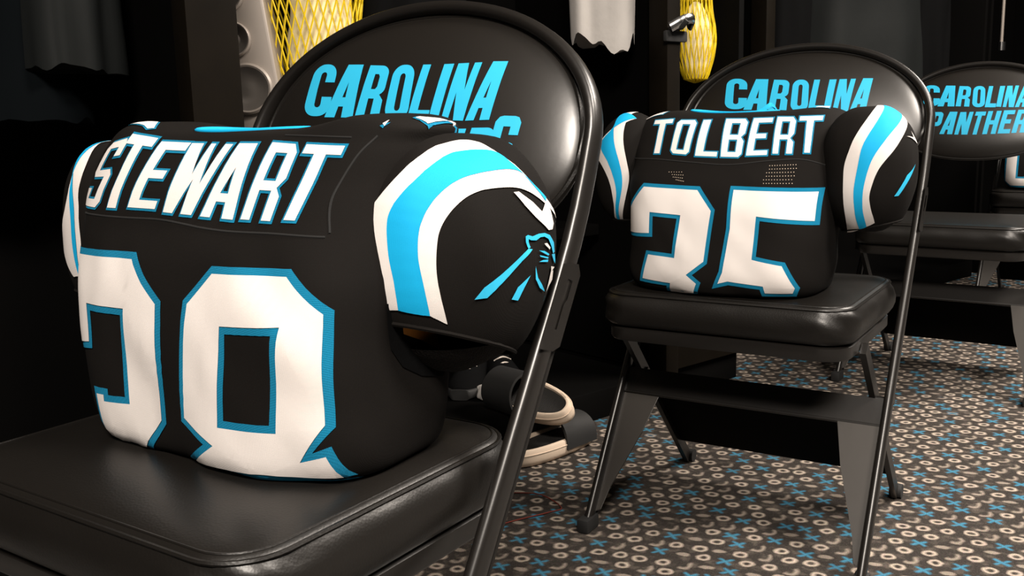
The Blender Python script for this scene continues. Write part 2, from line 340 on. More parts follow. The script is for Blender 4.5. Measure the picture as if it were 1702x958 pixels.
# outlines of lettering, numbers, stripes and marks, in metres on their own cloth or cushion
D = {
 'eight': [[[0.0473,0.6301],[0.1341,0.632],[0.1716,0.6004],[0.1735,0.5063],[0.1571,0.4847],[0.1708,0.4906],[0.1799,0.4554],[0.1582,0.4561],[0.1137,0.4577],[0.0319,0.4545],[0.0219,0.4628],[0.0509,0.4807],[0.0163,0.4943],[0.0168,0.5427],[0.0177,0.5996]],[[0.0755,0.577],[0.1283,0.5806],[0.1235,0.5062],[0.0763,0.5048]]],
 'two': [[[-0.1782,0.6341],[-0.1695,0.6328],[-0.0579,0.6358],[-0.0095,0.5972],[-0.0081,0.5395],[-0.0084,0.487],[-0.0401,0.4541],[-0.0769,0.4486],[-0.0987,0.4497],[-0.1068,0.4661],[-0.1121,0.5086],[-0.0863,0.5099],[-0.0864,0.5036],[-0.0636,0.5046],[-0.066,0.5801],[-0.1252,0.5778],[-0.115,0.5436],[-0.1536,0.538]]],
 'name1': [["S",[[-0.1824,0.7335],[-0.1452,0.7399],[-0.1486,0.6688],[-0.2028,0.6697]]],["T",[[-0.151,0.7432],[-0.1054,0.7379],[-0.0983,0.6699],[-0.1492,0.6699]]],["E",[[-0.1006,0.735],[-0.052,0.7333],[-0.0544,0.6707],[-0.1,0.6713]]],["W",[[-0.055,0.7331],[0.0109,0.7317],[0.0054,0.6673],[-0.045,0.6686]]],["A",[[-0.007,0.7326],[0.0443,0.7323],[0.0558,0.665],[0.0108,0.6669]]],["R",[[0.0584,0.7333],[0.0986,0.7312],[0.0987,0.6653],[0.0601,0.6658]]],["T",[[0.1018,0.7315],[0.1456,0.7296],[0.1358,0.666],[0.0951,0.6669]]]],
 'arcA1': [[[-0.9248,-0.4026],[-1.0262,-0.1482],[-1.0582,0.1758],[-1.0534,0.5037],[-0.935,0.642],[-0.7161,0.7988],[-0.4864,0.9556],[-0.3007,1.0803],[-0.065,1.1703],[0.1447,1.1437],[0.2601,1.048]]],
 'arcB1': [[[-0.8466,-0.3897],[-0.8854,-0.1419],[-0.9208,0.1167],[-0.8933,0.3931],[-0.7985,0.5492],[-0.6136,0.6954],[-0.3935,0.8618],[-0.1768,0.989],[0.0808,1.0357],[0.2788,1.0204],[0.4291,0.8907]]],
 'arcC1': [[[-0.5863,-0.4225],[-0.6369,-0.1866],[-0.6731,0.0563],[-0.6512,0.2695],[-0.5821,0.4262],[-0.469,0.5563],[-0.333,0.6543],[-0.1654,0.7295],[0.0628,0.799],[0.3201,0.8347],[0.5145,0.8091],[0.6643,0.7093]]],
 'arcD1': [[[-0.4447,-0.508],[-0.5143,-0.2415],[-0.5395,-0.023],[-0.5163,0.1896],[-0.4653,0.3265],[-0.3525,0.4564],[-0.185,0.567],[0.0415,0.6436],[0.3283,0.666],[0.5816,0.6267],[0.824,0.5149]]],
 'swoosh1': [[[0.3205,0.6207],[0.3966,0.6279],[0.6054,0.5317],[0.7461,0.4328],[0.8598,0.5522],[0.9469,0.4339],[1.0085,0.2961],[0.9643,0.2372],[0.8575,0.235],[0.6286,0.3836],[0.4535,0.5052]]],
 'cat_blue': [[[0.4187,0.2024],[0.4606,0.2136],[0.5474,0.1954],[0.6687,0.2137],[0.7646,0.2119],[0.8827,0.1808],[1.0149,0.0884],[1.0678,-0.0253],[1.0179,-0.0422],[0.9385,0.0513],[0.8505,0.1406],[0.7646,0.1741],[0.691,0.1741],[0.6181,0.1485],[0.5213,0.1563],[0.4716,0.1731],[0.47,0.1394],[0.4996,0.0819],[0.4601,0.0716],[0.4213,0.1427]],[[0.4601,0.0716],[0.5324,0.0579],[0.2403,-0.1053],[0.0266,-0.237],[-0.0994,-0.3275],[-0.2214,-0.3251],[-0.1299,-0.2254],[-0.02,-0.1676]],[[0.4934,-0.2124],[0.3853,-0.3174],[0.2832,-0.4298],[0.1886,-0.3981],[0.2802,-0.2977]],[[0.5939,-0.1273],[0.6353,-0.2638],[0.827,-0.4585],[0.6734,-0.3797],[0.5917,-0.2711]],[[0.665,0.0345],[0.7677,0.0186],[0.8911,-0.0334],[0.8556,-0.0439],[0.7401,0.0028]],[[0.6772,-0.0191],[0.8661,-0.0634],[0.8515,-0.0795],[0.6899,-0.0366]],[[0.6633,-0.0904],[0.7407,-0.0797],[0.8611,-0.09],[0.8523,-0.1161]],[[0.9039,-0.5369],[0.9021,-0.5294],[0.8716,-0.5923],[0.8793,-0.5816]],[[0.9709,-0.0437],[1.0854,-0.0513],[1.1516,-0.1833],[1.0711,-0.1372]]],
 'cat_white': [[[0.7657,0.0987],[0.8186,0.1003],[0.9125,0.0392],[0.8955,0.0187],[0.8154,0.0615]],[[0.9864,-0.1877],[1.1393,-0.2227],[1.0003,-0.2621],[0.9752,-0.3504],[0.9197,-0.4931],[0.9043,-0.5304],[0.9171,-0.5077],[0.9219,-0.4913],[1.1344,-0.3836],[1.0934,-0.2559],[1.0107,-0.2487]]],
 'shoulder1r': [[[0.1743,0.0837],[0.1723,0.0932],[0.1789,0.1168],[0.1849,0.1316],[0.1845,0.1449],[0.1851,0.1205],[0.1866,0.0893]]],
 'shoulder1l': [[[-0.1873,0.0582],[-0.1756,0.0748],[-0.1568,0.0755],[-0.1297,0.0497],[-0.1376,0.0441],[-0.1525,0.0508]]],
 'shoulder1b': [[[0.1647,0.0529],[0.1703,0.0605],[0.1673,0.0536]]],
 'yoke1': [[[-0.1889,0.6646],[-0.1025,0.6642],[-0.0329,0.664],[0.0418,0.6585],[0.1049,0.658],[0.1513,0.6562]]],
 'yoke1b': [[[0.0685,0.7378],[0.1121,0.7365],[0.1456,0.7351]]],
 'side1': [[[0.1533,0.6592],[0.1456,0.6863],[0.1538,0.7172],[0.1649,0.7358]]],
 'gold1': [[[0.6655,0.2141],[0.8026,0.2041],[0.9535,0.1019],[0.9665,-0.0283],[0.8383,0.0617],[0.6839,0.1306]]],
 'arm1': [[[0.5421,0.3005],[0.7659,0.2795],[1.0349,0.1705],[1.0698,-0.09],[0.9723,-0.1921],[0.8002,-0.138],[0.6671,-0.0504],[0.589,0.0667]]],
 'arcA4': [[[0.6931,-0.7038],[0.8897,-0.0529],[0.7657,0.5675],[0.6028,0.8602],[0.3882,1.2238],[-0.0126,1.499]]],
 'arcB4': [[[0.66,-0.7034],[0.7604,-0.0625],[0.6447,0.5522],[0.4038,0.9068],[0.1702,1.1466],[-0.0162,1.3669]]],
 'arcC4': [[[0.5905,-0.7023],[0.6182,-0.262],[0.5612,0.3798],[0.3629,0.839],[0.2775,1.0381],[0.1683,1.2391]]],
 'arcD4': [[[0.3779,-0.7088],[0.2101,-0.4913],[0.0016,-0.0375],[0.2988,0.5709],[0.3083,0.9101],[0.2096,1.1271]]],
 'three': [[[-0.1816,0.594],[-0.1493,0.6337],[-0.0416,0.6305],[-0.01,0.5943],[-0.0168,0.5076],[-0.0414,0.4878],[-0.0264,0.4762],[-0.0372,0.4519],[-0.0966,0.4461],[-0.0896,0.4662],[-0.1433,0.4692],[-0.1286,0.523],[-0.0791,0.5204],[-0.0751,0.578],[-0.1195,0.5804],[-0.1179,0.5463],[-0.1842,0.5428]]],
 'three_tail': [[[-0.1866,0.4925],[-0.1785,0.478],[-0.1526,0.4535],[-0.1744,0.4553]]],
 'five': [[[0.0098,0.6319],[0.1445,0.6279],[0.1441,0.5703],[0.0641,0.5785],[0.0629,0.523],[0.1063,0.515],[0.127,0.4743],[0.1207,0.4596],[0.0718,0.4593],[0.07,0.471],[0.0198,0.4754],[-0.0079,0.4675],[0.0038,0.4966],[0.0117,0.5652]]],
 'name2': [["T",[[-0.1719,0.7399],[-0.1318,0.7418],[-0.121,0.6801],[-0.1622,0.6798]]],["O",[[-0.1257,0.7395],[-0.0853,0.7387],[-0.0775,0.6778],[-0.1167,0.6806]]],["L",[[-0.0793,0.7385],[-0.0367,0.7389],[-0.0255,0.6747],[-0.0687,0.6762]]],["B",[[-0.0395,0.7398],[0.0054,0.7389],[0.016,0.6739],[-0.0225,0.6747]]],["E",[[0.0094,0.7396],[0.0468,0.74],[0.0567,0.6772],[0.0194,0.6762]]],["R",[[0.0496,0.7412],[0.0858,0.7404],[0.0945,0.6788],[0.0608,0.6791]]],["T",[[0.0863,0.7412],[0.1245,0.7414],[0.1294,0.6791],[0.0978,0.6806]]]],
 'arcA2': [[[-0.5963,-1.4595],[-0.9849,-0.664],[-1.0921,0.0397],[-0.9215,0.5121],[-0.6164,0.8779],[-0.1715,1.2453]]],
 'arcB2': [[[-0.5121,-1.1656],[-0.7322,-0.8255],[-0.8761,-0.3322],[-0.8045,0.2309],[-0.6055,0.6338],[-0.0418,1.184]]],
 'arcC2': [[[-0.4375,-1.0553],[-0.6424,-0.6967],[-0.7095,-0.2726],[-0.5909,0.2086],[-0.2825,0.5784],[0.078,0.86]]],
 'arcD2': [[[-0.3471,-0.9436],[-0.5349,-0.6293],[-0.5914,-0.3588],[-0.4698,0.0598],[-0.1118,0.4504],[0.265,0.8254]]],
 'swoosh2': [[[0.1525,0.6232],[0.422,0.6365],[0.3562,0.7424],[0.6511,0.5573],[0.4743,0.5894]]],
 'slash2': [[[0.4839,0.1298],[0.1199,-0.083],[-0.1502,-0.4605],[-0.0523,-0.4626],[0.1404,-0.2314]]],
 'arcA3': [[[0.3934,-1.1578],[0.7537,-0.6755],[0.9433,-0.1916],[0.8638,0.2612],[0.5965,0.7992],[0.4406,1.0831]]],
 'arcB3': [[[0.3232,-1.1406],[0.6776,-0.5997],[0.79,-0.1852],[0.7009,0.2394],[0.4363,0.6973],[0.2615,0.9417]]],
 'arcC3': [[[0.2591,-1.1289],[0.5791,-0.59],[0.5948,-0.1824],[0.4324,0.2165],[0.0972,0.5633],[0.2371,0.8237]]],
 'arcD3': [[[0.2277,-1.0854],[0.4491,-0.7512],[0.4834,-0.3013],[0.2781,0.1003],[-0.1599,0.4539],[0.0316,0.6472]]],
 'shoulder2l': [[[-0.2318,-0.0001],[-0.2194,0.0058],[-0.1561,0.0142],[-0.1618,-0.0065],[-0.2173,0.0068]]],
 'shoulder2r': [[[0.1023,0.0099],[0.1006,0.0421],[0.1131,0.0763],[0.125,0.0231]]],
 'shoulder2s': [[[0.1364,0.0692],[0.1382,0.0824],[0.1697,0.0742],[0.1659,0.0734],[0.1485,0.0849]]],
 'yoke2': [[[-0.2162,0.6723],[-0.1473,0.6732],[-0.0719,0.6685],[-0.0043,0.6648],[0.0594,0.6706],[0.1112,0.6719],[0.153,0.6576]]],
 'side2': [[[0.153,0.6576],[0.1528,0.6836],[0.1523,0.7191],[0.1494,0.735]]],
 'side2l': [[[-0.2088,0.6721],[-0.2183,0.7073],[-0.2173,0.7388]]],
 'dotsA': [[[0.0636,0.6629],[0.1058,0.6643],[0.1049,0.6358],[0.0593,0.6362]]],
 'dotsB': [[[-0.1056,0.6521],[-0.0772,0.6525],[-0.0717,0.6379],[-0.0889,0.6404]]],
 'team_top': [["C",[[-0.1567,0.8151],[-0.1056,0.8087],[-0.0953,0.7456],[-0.1492,0.7487]]],["A",[[-0.1114,0.8088],[-0.0614,0.8047],[-0.0552,0.7424],[-0.1078,0.7451]]],["R",[[-0.0539,0.8033],[-0.0179,0.8003],[-0.0154,0.7405],[-0.0568,0.7431]]],["O",[[-0.0151,0.8012],[0.0195,0.7997],[0.0261,0.7378],[-0.0123,0.7389]]],["L",[[0.0258,0.7994],[0.0551,0.7985],[0.054,0.7371],[0.0223,0.7378]]],["I",[[0.0555,0.7986],[0.0699,0.7987],[0.0668,0.7379],[0.0526,0.7388]]],["N",[[0.073,0.7987],[0.1058,0.7995],[0.1001,0.7367],[0.0687,0.7376]]],["A",[[0.1028,0.8003],[0.1361,0.8005],[0.1315,0.7381],[0.0996,0.7367]]]],
 'team_bottom': [["P",[[-0.1166,0.7285],[-0.0817,0.7277],[-0.0895,0.6665],[-0.1239,0.6679]]],["A",[[-0.0849,0.7282],[-0.0449,0.7267],[-0.0523,0.6636],[-0.0917,0.6655]]],["N",[[-0.041,0.7254],[-0.0014,0.7255],[-0.0112,0.6622],[-0.0503,0.6628]]],["T",[[0.0015,0.7254],[0.0313,0.7255],[0.022,0.6619],[-0.0101,0.6622]]],["H",[[0.0333,0.7263],[0.0715,0.7269],[0.062,0.6637],[0.0241,0.6627]]],["E",[[0.0738,0.728],[0.1063,0.7286],[0.0976,0.6654],[0.0637,0.6644]]],["R",[[0.1097,0.7294],[0.1429,0.7304],[0.1345,0.6683],[0.0986,0.6661]]],["S",[[0.137,0.7425],[0.169,0.7425],[0.1635,0.679],[0.1315,0.679]]]],
}
# ------------------------------------------------------------------ jersey shapes (chair coordinates: x right, y back, z up)
class Jersey: pass
def torso_bm(J, extra=None):
    rows = lerp_rows(J.rings, 8); NU = 128; bm = bmesh.new(); rings = []
    zs0, zs1 = J.rings[0][0], J.rings[-1][0]
    for z, cx, a, y0, y1, e in rows:
        cy, b = (y0+y1)/2, (y1-y0)/2; r = []
        for i in range(NU):
            t = 2*pi*i/NU - pi/2; c, s = cos(t), sin(t)
            x = cx + a*math.copysign(abs(c)**(2/e), c); y = cy + b*math.copysign(abs(s)**(2/e), s)
            f = max(0.0, min(1.0, (0.70 - z)/0.08))                 # folds fade out over the yoke
            d = J.wr*f*(noise.noise(Vector((x*9+J.seed, y*6, z*7)))*1.1 + 0.5*noise.noise(Vector((x*24+z*14, y*14+J.seed, z*16))))
            d += J.wr*0.35*noise.noise(Vector((x*12, y*12+J.seed, z*12)))
            k = max(0.0, 1-(z-zs0)/0.10)
            d += J.wr*0.30*k*sin(x*38 + z*30 + J.seed)
            nv = Vector((c/a, s/b, 0)).normalized()
            dip = J.dip*max(0.0, min(1.0, (z-0.69)/0.05))*max(0.0, 1-((x-J.rings[-1][1])/0.16)**2)
            up = max(0.0, min(1.0, (z-0.70)/0.04)); dip -= J.bump*up*(math.exp(-((x-J.bx[0])/0.055)**2) + math.exp(-((x-J.bx[1])/0.055)**2))
            r.append(Vector((x, y, z - dip)) + nv*d)
        rings.append(r)
    skin(bm, rings, True, True, False)
    bmesh.ops.recalc_face_normals(bm, faces=bm.faces)
    return bm, rings
def sleeve_bm(c, R, n=56, mcap=36, seed=0.0, wr=0.004, scale=1.0, e=2.25):
    bm = bmesh.new(); rings = []
    for i in range(1, mcap):
        th = pi*i/mcap; r = []
        for j in range(n):
            ph = 2*pi*j/n
            v = (cos(th), sin(th)*cos(ph), sin(th)*sin(ph))
            v = [math.copysign(abs(q)**(2/e), q) for q in v]
            p = Vector((c[0]+v[0]*R[0]*scale, c[1]+v[1]*R[1]*scale, c[2]+v[2]*R[2]*scale))
            d = wr*(noise.noise(Vector((p.x*14+seed, p.y*14, p.z*14))) + 0.6*noise.noise(Vector((p.x*30, p.y*30+seed, p.z*12))))
            r.append(p + (p-Vector(c)).normalized()*d)
        rings.append(r)
    vs = skin(bm, rings)
    for ring, sg in ((vs[0], 1), (vs[-1], -1)):
        p = bm.verts.new((c[0]+sg*R[0]*scale, c[1], c[2]))
        for j in range(n): bm.faces.new((ring[j], ring[(j+1) % n], p))
    bmesh.ops.recalc_face_normals(bm, faces=bm.faces)
    return bm
J1 = Jersey(); J1.seed = 3.1; J1.wr = 0.0075; J1.dip = 0.008; J1.bump = 0.010; J1.bx = (0.150, -0.175)
J1.rings = [  # z, centre x, half width, front y, back y, squareness
 (0.4530, 0.014, 0.158, -0.032, 0.125, 3.4), (0.461, 0.014, 0.174, -0.056, 0.140, 3.6), (0.494, 0.010, 0.182, -0.061, 0.145, 3.6), (0.575, 0.002, 0.184, -0.054, 0.160, 3.5),
 (0.625, -0.007, 0.191, -0.040, 0.170, 3.3), (0.660, -0.018, 0.201, -0.020, 0.178, 3.3), (0.695, -0.026, 0.211, 0.000, 0.182, 3.2), (0.724, -0.022, 0.208, 0.020, 0.182, 3.2), (0.742, -0.014, 0.186, 0.036, 0.170, 3.0), (0.750, -0.034, 0.066, 0.050, 0.130, 2.2)]
J1.base = (0.0, 0.05, 0.452)
J1.sleeves = [((0.177, 0.127, 0.627), (0.087, 0.103, 0.111), (0.88, -0.47, 0.05), 0.545), ((-0.240, 0.068, 0.630), (0.050, 0.054, 0.102), (-0.55, -0.83, 0.05), 0.575)]
J2 = Jersey(); J2.seed = 7.7; J2.wr = 0.0075; J2.dip = 0.004; J2.bump = 0.008; J2.bx = (0.115, -0.165)
J2.rings = [
 (0.4530, -0.014, 0.142, -0.140, 0.06, 3.0), (0.461, -0.014, 0.158, -0.158, 0.08, 3.2), (0.494, -0.018, 0.168, -0.166, 0.090, 3.2), (0.575, -0.022, 0.172, -0.150, 0.11, 3.2),
 (0.625, -0.025, 0.178, -0.130, 0.120, 3.1), (0.660, -0.026, 0.183, -0.105, 0.13, 3.0), (0.695, -0.031, 0.192, -0.075, 0.135, 2.9), (0.727, -0.034, 0.186, -0.042, 0.135, 3.0), (0.745, -0.032, 0.155, -0.018, 0.13, 2.8), (0.753, -0.050, 0.078, 0.004, 0.10, 2.3)]
J2.base = (-0.02, -0.03, 0.452)
J2.sleeves = [((0.196, 0.000, 0.650), (0.074, 0.085, 0.105), (0.75, -0.66, 0.05), 0.562), ((-0.230, 0.010, 0.648), (0.060, 0.080, 0.105), (-0.55, -0.83, 0.05), 0.560)]
PADY, PADT = 0.0015, 0.3825
def pad_bm():
    """Padded chair back: arched above, rounded below, slightly dished across."""
    bm = bmesh.new(); n = 96; tt = PADT
    w = Vector((0, tt, 1)).normalized(); nn = Vector((0, -1, tt)).normalized()
    def P(s, th, off):
        c, si = cos(th), sin(th); e = 2.15
        x = 0.229*math.copysign(abs(c)**(2/e), c)*s
        dz = (0.150 if si >= 0 else 0.112)*math.copysign(abs(si)**(2/e), si)*s
        z = 0.714 + dz
        return Vector((x, PADY + PADT*z, z)) + nn*off
    prof = [(0.06, 0.0300), (0.2, 0.0296), (0.35, 0.0284), (0.5, 0.0262), (0.62, 0.0234), (0.72, 0.0200), (0.80, 0.0164), (0.87, 0.0124), (0.92, 0.0088), (0.96, 0.0052), (0.985, 0.002), (1.0, -0.002), (0.99, -0.008), (0.93, -0.0125), (0.7, -0.0150), (0.06, -0.016)]
    skin(bm, [[P(s, 2*pi*i/n, o) for i in range(n)] for s, o in prof], True, True, True)
    bmesh.ops.recalc_face_normals(bm, faces=bm.faces)
    edge = [P(1.0, 2*pi*i/n, -0.002) for i in range(n)]
    return bm, edge
# ------------------------------------------------------------------ the room
bm = bmesh.new(); box(bm, (-3.2, -2.6, -0.1), (6.2, 7.2, 0.0)); o = link('floor', bm, 'carpet'); struct(o)
bm = bmesh.new(); box(bm, (-3.2, -2.6, 2.8), (6.2, 7.2, 2.9)); o = link('ceiling', bm, 'ceil'); struct(o)
bm = bmesh.new(); box(bm, (-3.2, 7.2, 0.0), (6.2, 7.3, 2.8)); o = link('wall_back', bm, 'wall'); struct(o)
bm = bmesh.new(); box(bm, (-3.3, -2.6, 0.0), (-3.2, 7.3, 2.8)); o = link('wall_left', bm, 'wall'); struct(o)
# lockers stand along a line; local x runs along the row, local y goes into the locker
LZ = radians(40); LD = Vector((cos(LZ), sin(LZ), 0)); LI = Vector((-sin(LZ), cos(LZ), 0)); P0 = Vector((0.20, 2.27, 0))
def lk(s, n, z=0.0): return P0 + LD*s + LI*n + Vector((0, 0, z))
def locker(label, s0, s1, n0=0.0, post_l=True, end_r=False, post_w=0.075, bench=None, depth=0.62, knob=False):
    w = s1 - s0; t = thing('locker', label, 'locker', lk(s0, n0), LZ, 'dark open lockers along the row')
    b = bmesh.new(); box(b, (0.02, 0.03, 0.0), (w-0.02, depth, 0.075), 0.004); link('plinth', b, 'dark', t)
    b = bmesh.new(); box(b, (0.0, depth-0.02, 0.075), (w, depth, 2.1)); link('back_panel', b, 'dark', t)
    b = bmesh.new(); box(b, (0.0, 0.02, 2.1), (w, depth, 2.16), 0.004); link('top_panel', b, 'dark', t)
    b = bmesh.new(); box(b, (0.012, 0.05, 0.075), (0.034, depth-0.02, 2.1)); link('side_panel', b, 'dark', t)
    if end_r:
        b = bmesh.new(); box(b, (w-0.034, 0.03, 0.075), (w-0.012, depth-0.02, 2.1), 0.003); link('side_panel', b, 'dark', t)
    b = bmesh.new(); tube(b, [(0.03, depth*0.5, 1.62), (w-0.014, depth*0.5, 1.62)], 0.012, 12); link('hanging_rail', b, 'metal', t)
    if bench: b = bmesh.new(); box(b, (0.034, 0.24, bench-0.03), (w-0.012, depth-0.02, bench), 0.004); link('shelf', b, 'dark', t)
    if post_l:
        b = bmesh.new(); box(b, (-post_w/2+(0.040 if bench else 0), -0.012, 0.0), (post_w/2+(0.040 if bench else 0), 0.05, 2.1), 0.006)
        p = link('post', b, 'wood', t)
        if knob:
            b = bmesh.new(); tube(b, [(-0.016, -0.012, 0.955), (-0.016, -0.05, 0.958), (-0.012, -0.062, 0.972)], 0.007, 10)
            box(b, (-0.040, -0.022, 0.925), (0.040, -0.010, 0.952), 0.005); h = link('coat_hook', b, 'rubber', p)
            b = bmesh.new(); sweep(b, smoothpath([(-0.036, -0.030, 0.958), (-0.01, -0.050, 0.974), (0.022, -0.050, 0.978), (0.036, -0.030, 0.962)], 8), oval(0.007, 0.013, 10)); link('hook_knob', b, 'chrome', p)
    if knob: b = bmesh.new(); box(b, (0.03, 0.012, 0.08), (w-0.004, 0.03, 0.43), 0.003); link('drawer_front', b, 'wood', t)
    return t
locker('dark open locker at the far left with dim shirts hanging inside', -2.30, -0.955, post_l=False)
locker('dark open locker behind the nearest chair, brown post on its left', -0.955, 0.27, post_w=0.092, bench=0.46)
locker('narrow end locker behind the second chair, its post with a hook', 0.27, 0.62, post_w=0.05, end_r=True, knob=True)
locker('dark open locker set back behind the third chair', 1.10, 2.75, n0=0.30, post_l=True, post_w=0.05, end_r=True)
locker('dark open locker beyond the third chair at the right', 2.80, 4.40, n0=0.30, post_l=False, end_r=True)

# ------------------------------------------------------------------ padded folding chair
YF, T1, T2, ZB, WT, ZA, ZT = -0.1687, 0.6474, 0.3825, 0.6426, 0.2411, 0.7237, 0.8725
def ty(z):
    s = 0.05
    if z < ZB - s: return YF + T1*z
    if z > ZB + s: return YF + T1*ZB + T2*(z-ZB)
    k = z - ZB + s; return YF + T1*z + (T2-T1)*k*k/(4*s)
def rear(z): return 0.2633 + (-0.075-0.2633)*z/0.375
ZS = 0.452
def make_chair(label, group):
    t = thing('folding_chair', label, 'chair', (0, 0, 0), 0, group)
    # main tube: foot, up the side, round the arched back and down again
    side = [(WT, ty(z), z) for z in [0.012 + i*(ZA-0.012)/22 for i in range(23)]]
    arch = [(WT*cos(a), ty(ZA + (ZT-ZA)*sin(a)), ZA + (ZT-ZA)*sin(a)) for a in [pi*i/48 for i in range(1, 48)]]
    path = side + arch + [(-x, y, z) for x, y, z in side[::-1]]
    sec = [(x, y) for x, y in oval(0.0074, 0.0125, 16, 2.6)]
    bm = bmesh.new(); rings = []; P = [Vector(p) for p in path]; n = len(P)
    for i, p in enumerate(P):
        tg = (P[min(i+1, n-1)] - P[max(i-1, 0)]).normalized()
        k = T1 if p.z < ZB else T2
        nn = Vector((0, -1, k)).normalized(); nn = (nn - tg*nn.dot(tg)).normalized(); s = tg.cross(nn)
        rings.append([p + s*a + nn*b for a, b in sec])
    skin(bm, rings, True, True, True); fr = link('frame_tube', bm, 'metal', t)
    # a second, thinner rib of the channel runs behind the tube down to the foot
    for sx in (-1, 1):
        bm = bmesh.new(); box(bm, (0, 0, 0), (1, 1, 1))
        bm.clear()
        pts = [Vector((sx*(WT-0.002), ty(z)+0.021, z)) for z in [0.02 + i*0.026 for i in range(22)]]
        sweep(bm, pts, oval(0.0035, 0.006, 8), Vector((1, 0, 0))); link('channel_rib', bm, 'metal', t)
    # padded back
    bm, edge = pad_bm(); bvh = bvh_of(bm); pc = Plane(PADY, PADT); bk = link('backrest', bm, 'back_vinyl', t, True, 60)
    bm = bmesh.new(); tube(bm, edge, 0.0042, 8, True); link('piping', bm, 'leather', bk)
    for key in ('team_top', 'team_bottom'):
        polys = [glyph(c, q, True) for c, q in D[key]]
        decal('lettering', polys, bvh, pc, 0.0008, 'print', bk, 0.010)
    # seat cushion
    x0, x1, y0, y1 = -0.216, 0.216, -0.171, 0.190; r0 = 0.055
    prof = [(0.16, 0.004), (0.12, 0.0038), (0.07, 0.003), (0.035, 0.0012), (0.016, -0.0015), (0.009, -0.004), (0.007, -0.0075), (0.004, -0.011), (0.0, -0.018), (-0.003, -0.030), (-0.003, -0.042), (0.0, -0.052), (0.006, -0.060), (0.016, -0.064), (0.1, -0.064)]
    bm = bmesh.new(); rings = []
    for ins, dz in prof:
        r = max(0.008, r0 - ins); ring = []
        for x, y in rrect(x0+ins, y0+ins, x1-ins, y1-ins, r, 8):
            ring.append((x, y, ZS + dz))
        # resample straight sides so wrinkles have something to move
        rr = []
        for i in range(len(ring)):
            a, b = Vector(ring[i]), Vector(ring[(i+1) % len(ring)]); m = 14 if i % 9 == 8 else 1
            for j in range(m): rr.append(a.lerp(b, j/m))
        for k, p in enumerate(rr):
            if -0.058 < dz < -0.008:
                corner = math.exp(-(((abs(p.x)-0.19)/0.05)**2 + ((p.y+0.15)/0.05)**2))
                w = noise.noise(Vector((p.x*26 + p.y*26, dz*30, 2.0)))*0.0022 + corner*0.004*sin(dz*160 + (p.x+p.y)*60)
                d = Vector((p.x, p.y - 0.01, 0)).normalized(); rr[k] = p + d*w
        rings.append(rr)
    skin(bm, rings, True, True, True); st = link('seat', bm, 'leather', t, True, 70)
    for ins, dz, rad in ((0.0065, -0.0062, 0.0022), (0.0135, -0.0022, 0.0012)):
        bm = bmesh.new(); tube(bm, [(x, y, ZS + dz) for x, y in rrect(x0+ins, y0+ins, x1-ins, y1-ins, r0-ins, 8)], rad, 6, True); link('seam', bm, 'leather', st)
    # steel pan under the cushion
    bm = bmesh.new(); rings = [[(x, y, z) for x, y in rrect(x0+i, y0+i, x1-i, y1-i, r0-i, 6)] for i, z in ((0.012, ZS-0.064), (0.008, ZS-0.067), (0.008, ZS-0.084), (0.011, ZS-0.088), (0.03, ZS-0.088))]
    skin(bm, rings, True, True, True); link('seat_pan', bm, 'metal', t)
    # cross bar between the front legs and the tapered plates below it
    zc = 0.25; bm = bmesh.new(); k = Vector((0, T1, 1)).normalized()
    def on(x, z, off=0.0): return Vector((x, ty(z) + off, z))
    def slab(pts, th):
        b = bmesh.new(); a = [Vector(p) for p in pts]; nrm = (a[1]-a[0]).cross(a[2]-a[0]).normalized()*th
        v1 = [b.verts.new(p) for p in a]; v2 = [b.verts.new(p + nrm) for p in a]; b.faces.new(v1[::-1]); b.faces.new(v2)
        for i in range(len(a)): j = (i+1) % len(a); b.faces.new((v1[i], v1[j], v2[j], v2[i]))
        bmesh.ops.bevel(b, geom=list(b.edges), offset=min(0.0012, th*0.3), segments=2, affect='EDGES'); return b
    b = slab([on(-WT+0.006, zc-0.020), on(WT-0.006, zc-0.020), on(WT-0.006, zc+0.020), on(-WT+0.006, zc+0.020)], -0.010); 
    tube(b, [on(-WT+0.008, zc-0.021, 0.004), on(WT-0.008, zc-0.021, 0.004)], 0.004, 8); link('cross_bar', b, 'metal', t)
    for sx in (-1, 1):
        b = slab([on(sx*(WT-0.005), zc-0.020, 0.004), on(sx*(WT-0.078), zc-0.020, 0.004), on(sx*(WT-0.060), 0.165, 0.004), on(sx*(WT-0.024), 0.072, 0.004), on(sx*(WT-0.016), 0.035, 0.004), on(sx*(WT-0.005), 0.03, 0.004)], 0.003)
        link('leg_plate', b, 'plate', t)
        # foot cap
        b = bmesh.new(); box(b, (sx*WT-0.012, YF-0.016, 0.0), (sx*WT+0.012, YF+0.030, 0.026), 0.005); link('foot_cap', b, 'rubber', t)
        # rear leg
        b = bmesh.new(); P = [Vector((sx*0.2143, rear(z), z)) for z in (0.012, 0.1, 0.2, 0.3, 0.372)]
        sweep(b, P, [(-0.005, -0.011), (0.005, -0.011), (0.005, 0.011), (-0.005, 0.011)], Vector((0, 1, 0.9))); lg = link('rear_leg', b, 'metal', t)
        b = bmesh.new(); tube(b, [(sx*0.2143-0.011, 0.2633, 0.014), (sx*0.2143+0.011, 0.2633, 0.014)], 0.014, 14); link('foot_cap', b, 'rubber', lg)
        b = bmesh.new(); tube(b, [(sx*0.205, rear(0.262), 0.262), (sx*0.246, rear(0.262), 0.262)], 0.006, 10); link('pivot_bolt', b, 'metal', lg)
        # slotted hinge plate on the outside of the tube
        z0, z1 = 0.535, 0.607; w0, w1 = -0.017, 0.017; nz = T1
        def sp(u, v, x): z = z0 + (z1-z0)*v; return Vector((sx*x, ty(z) + 0.012*0 + w0 + (w1-w0)*u, z - (w0+(w1-w0)*u)*0.25))
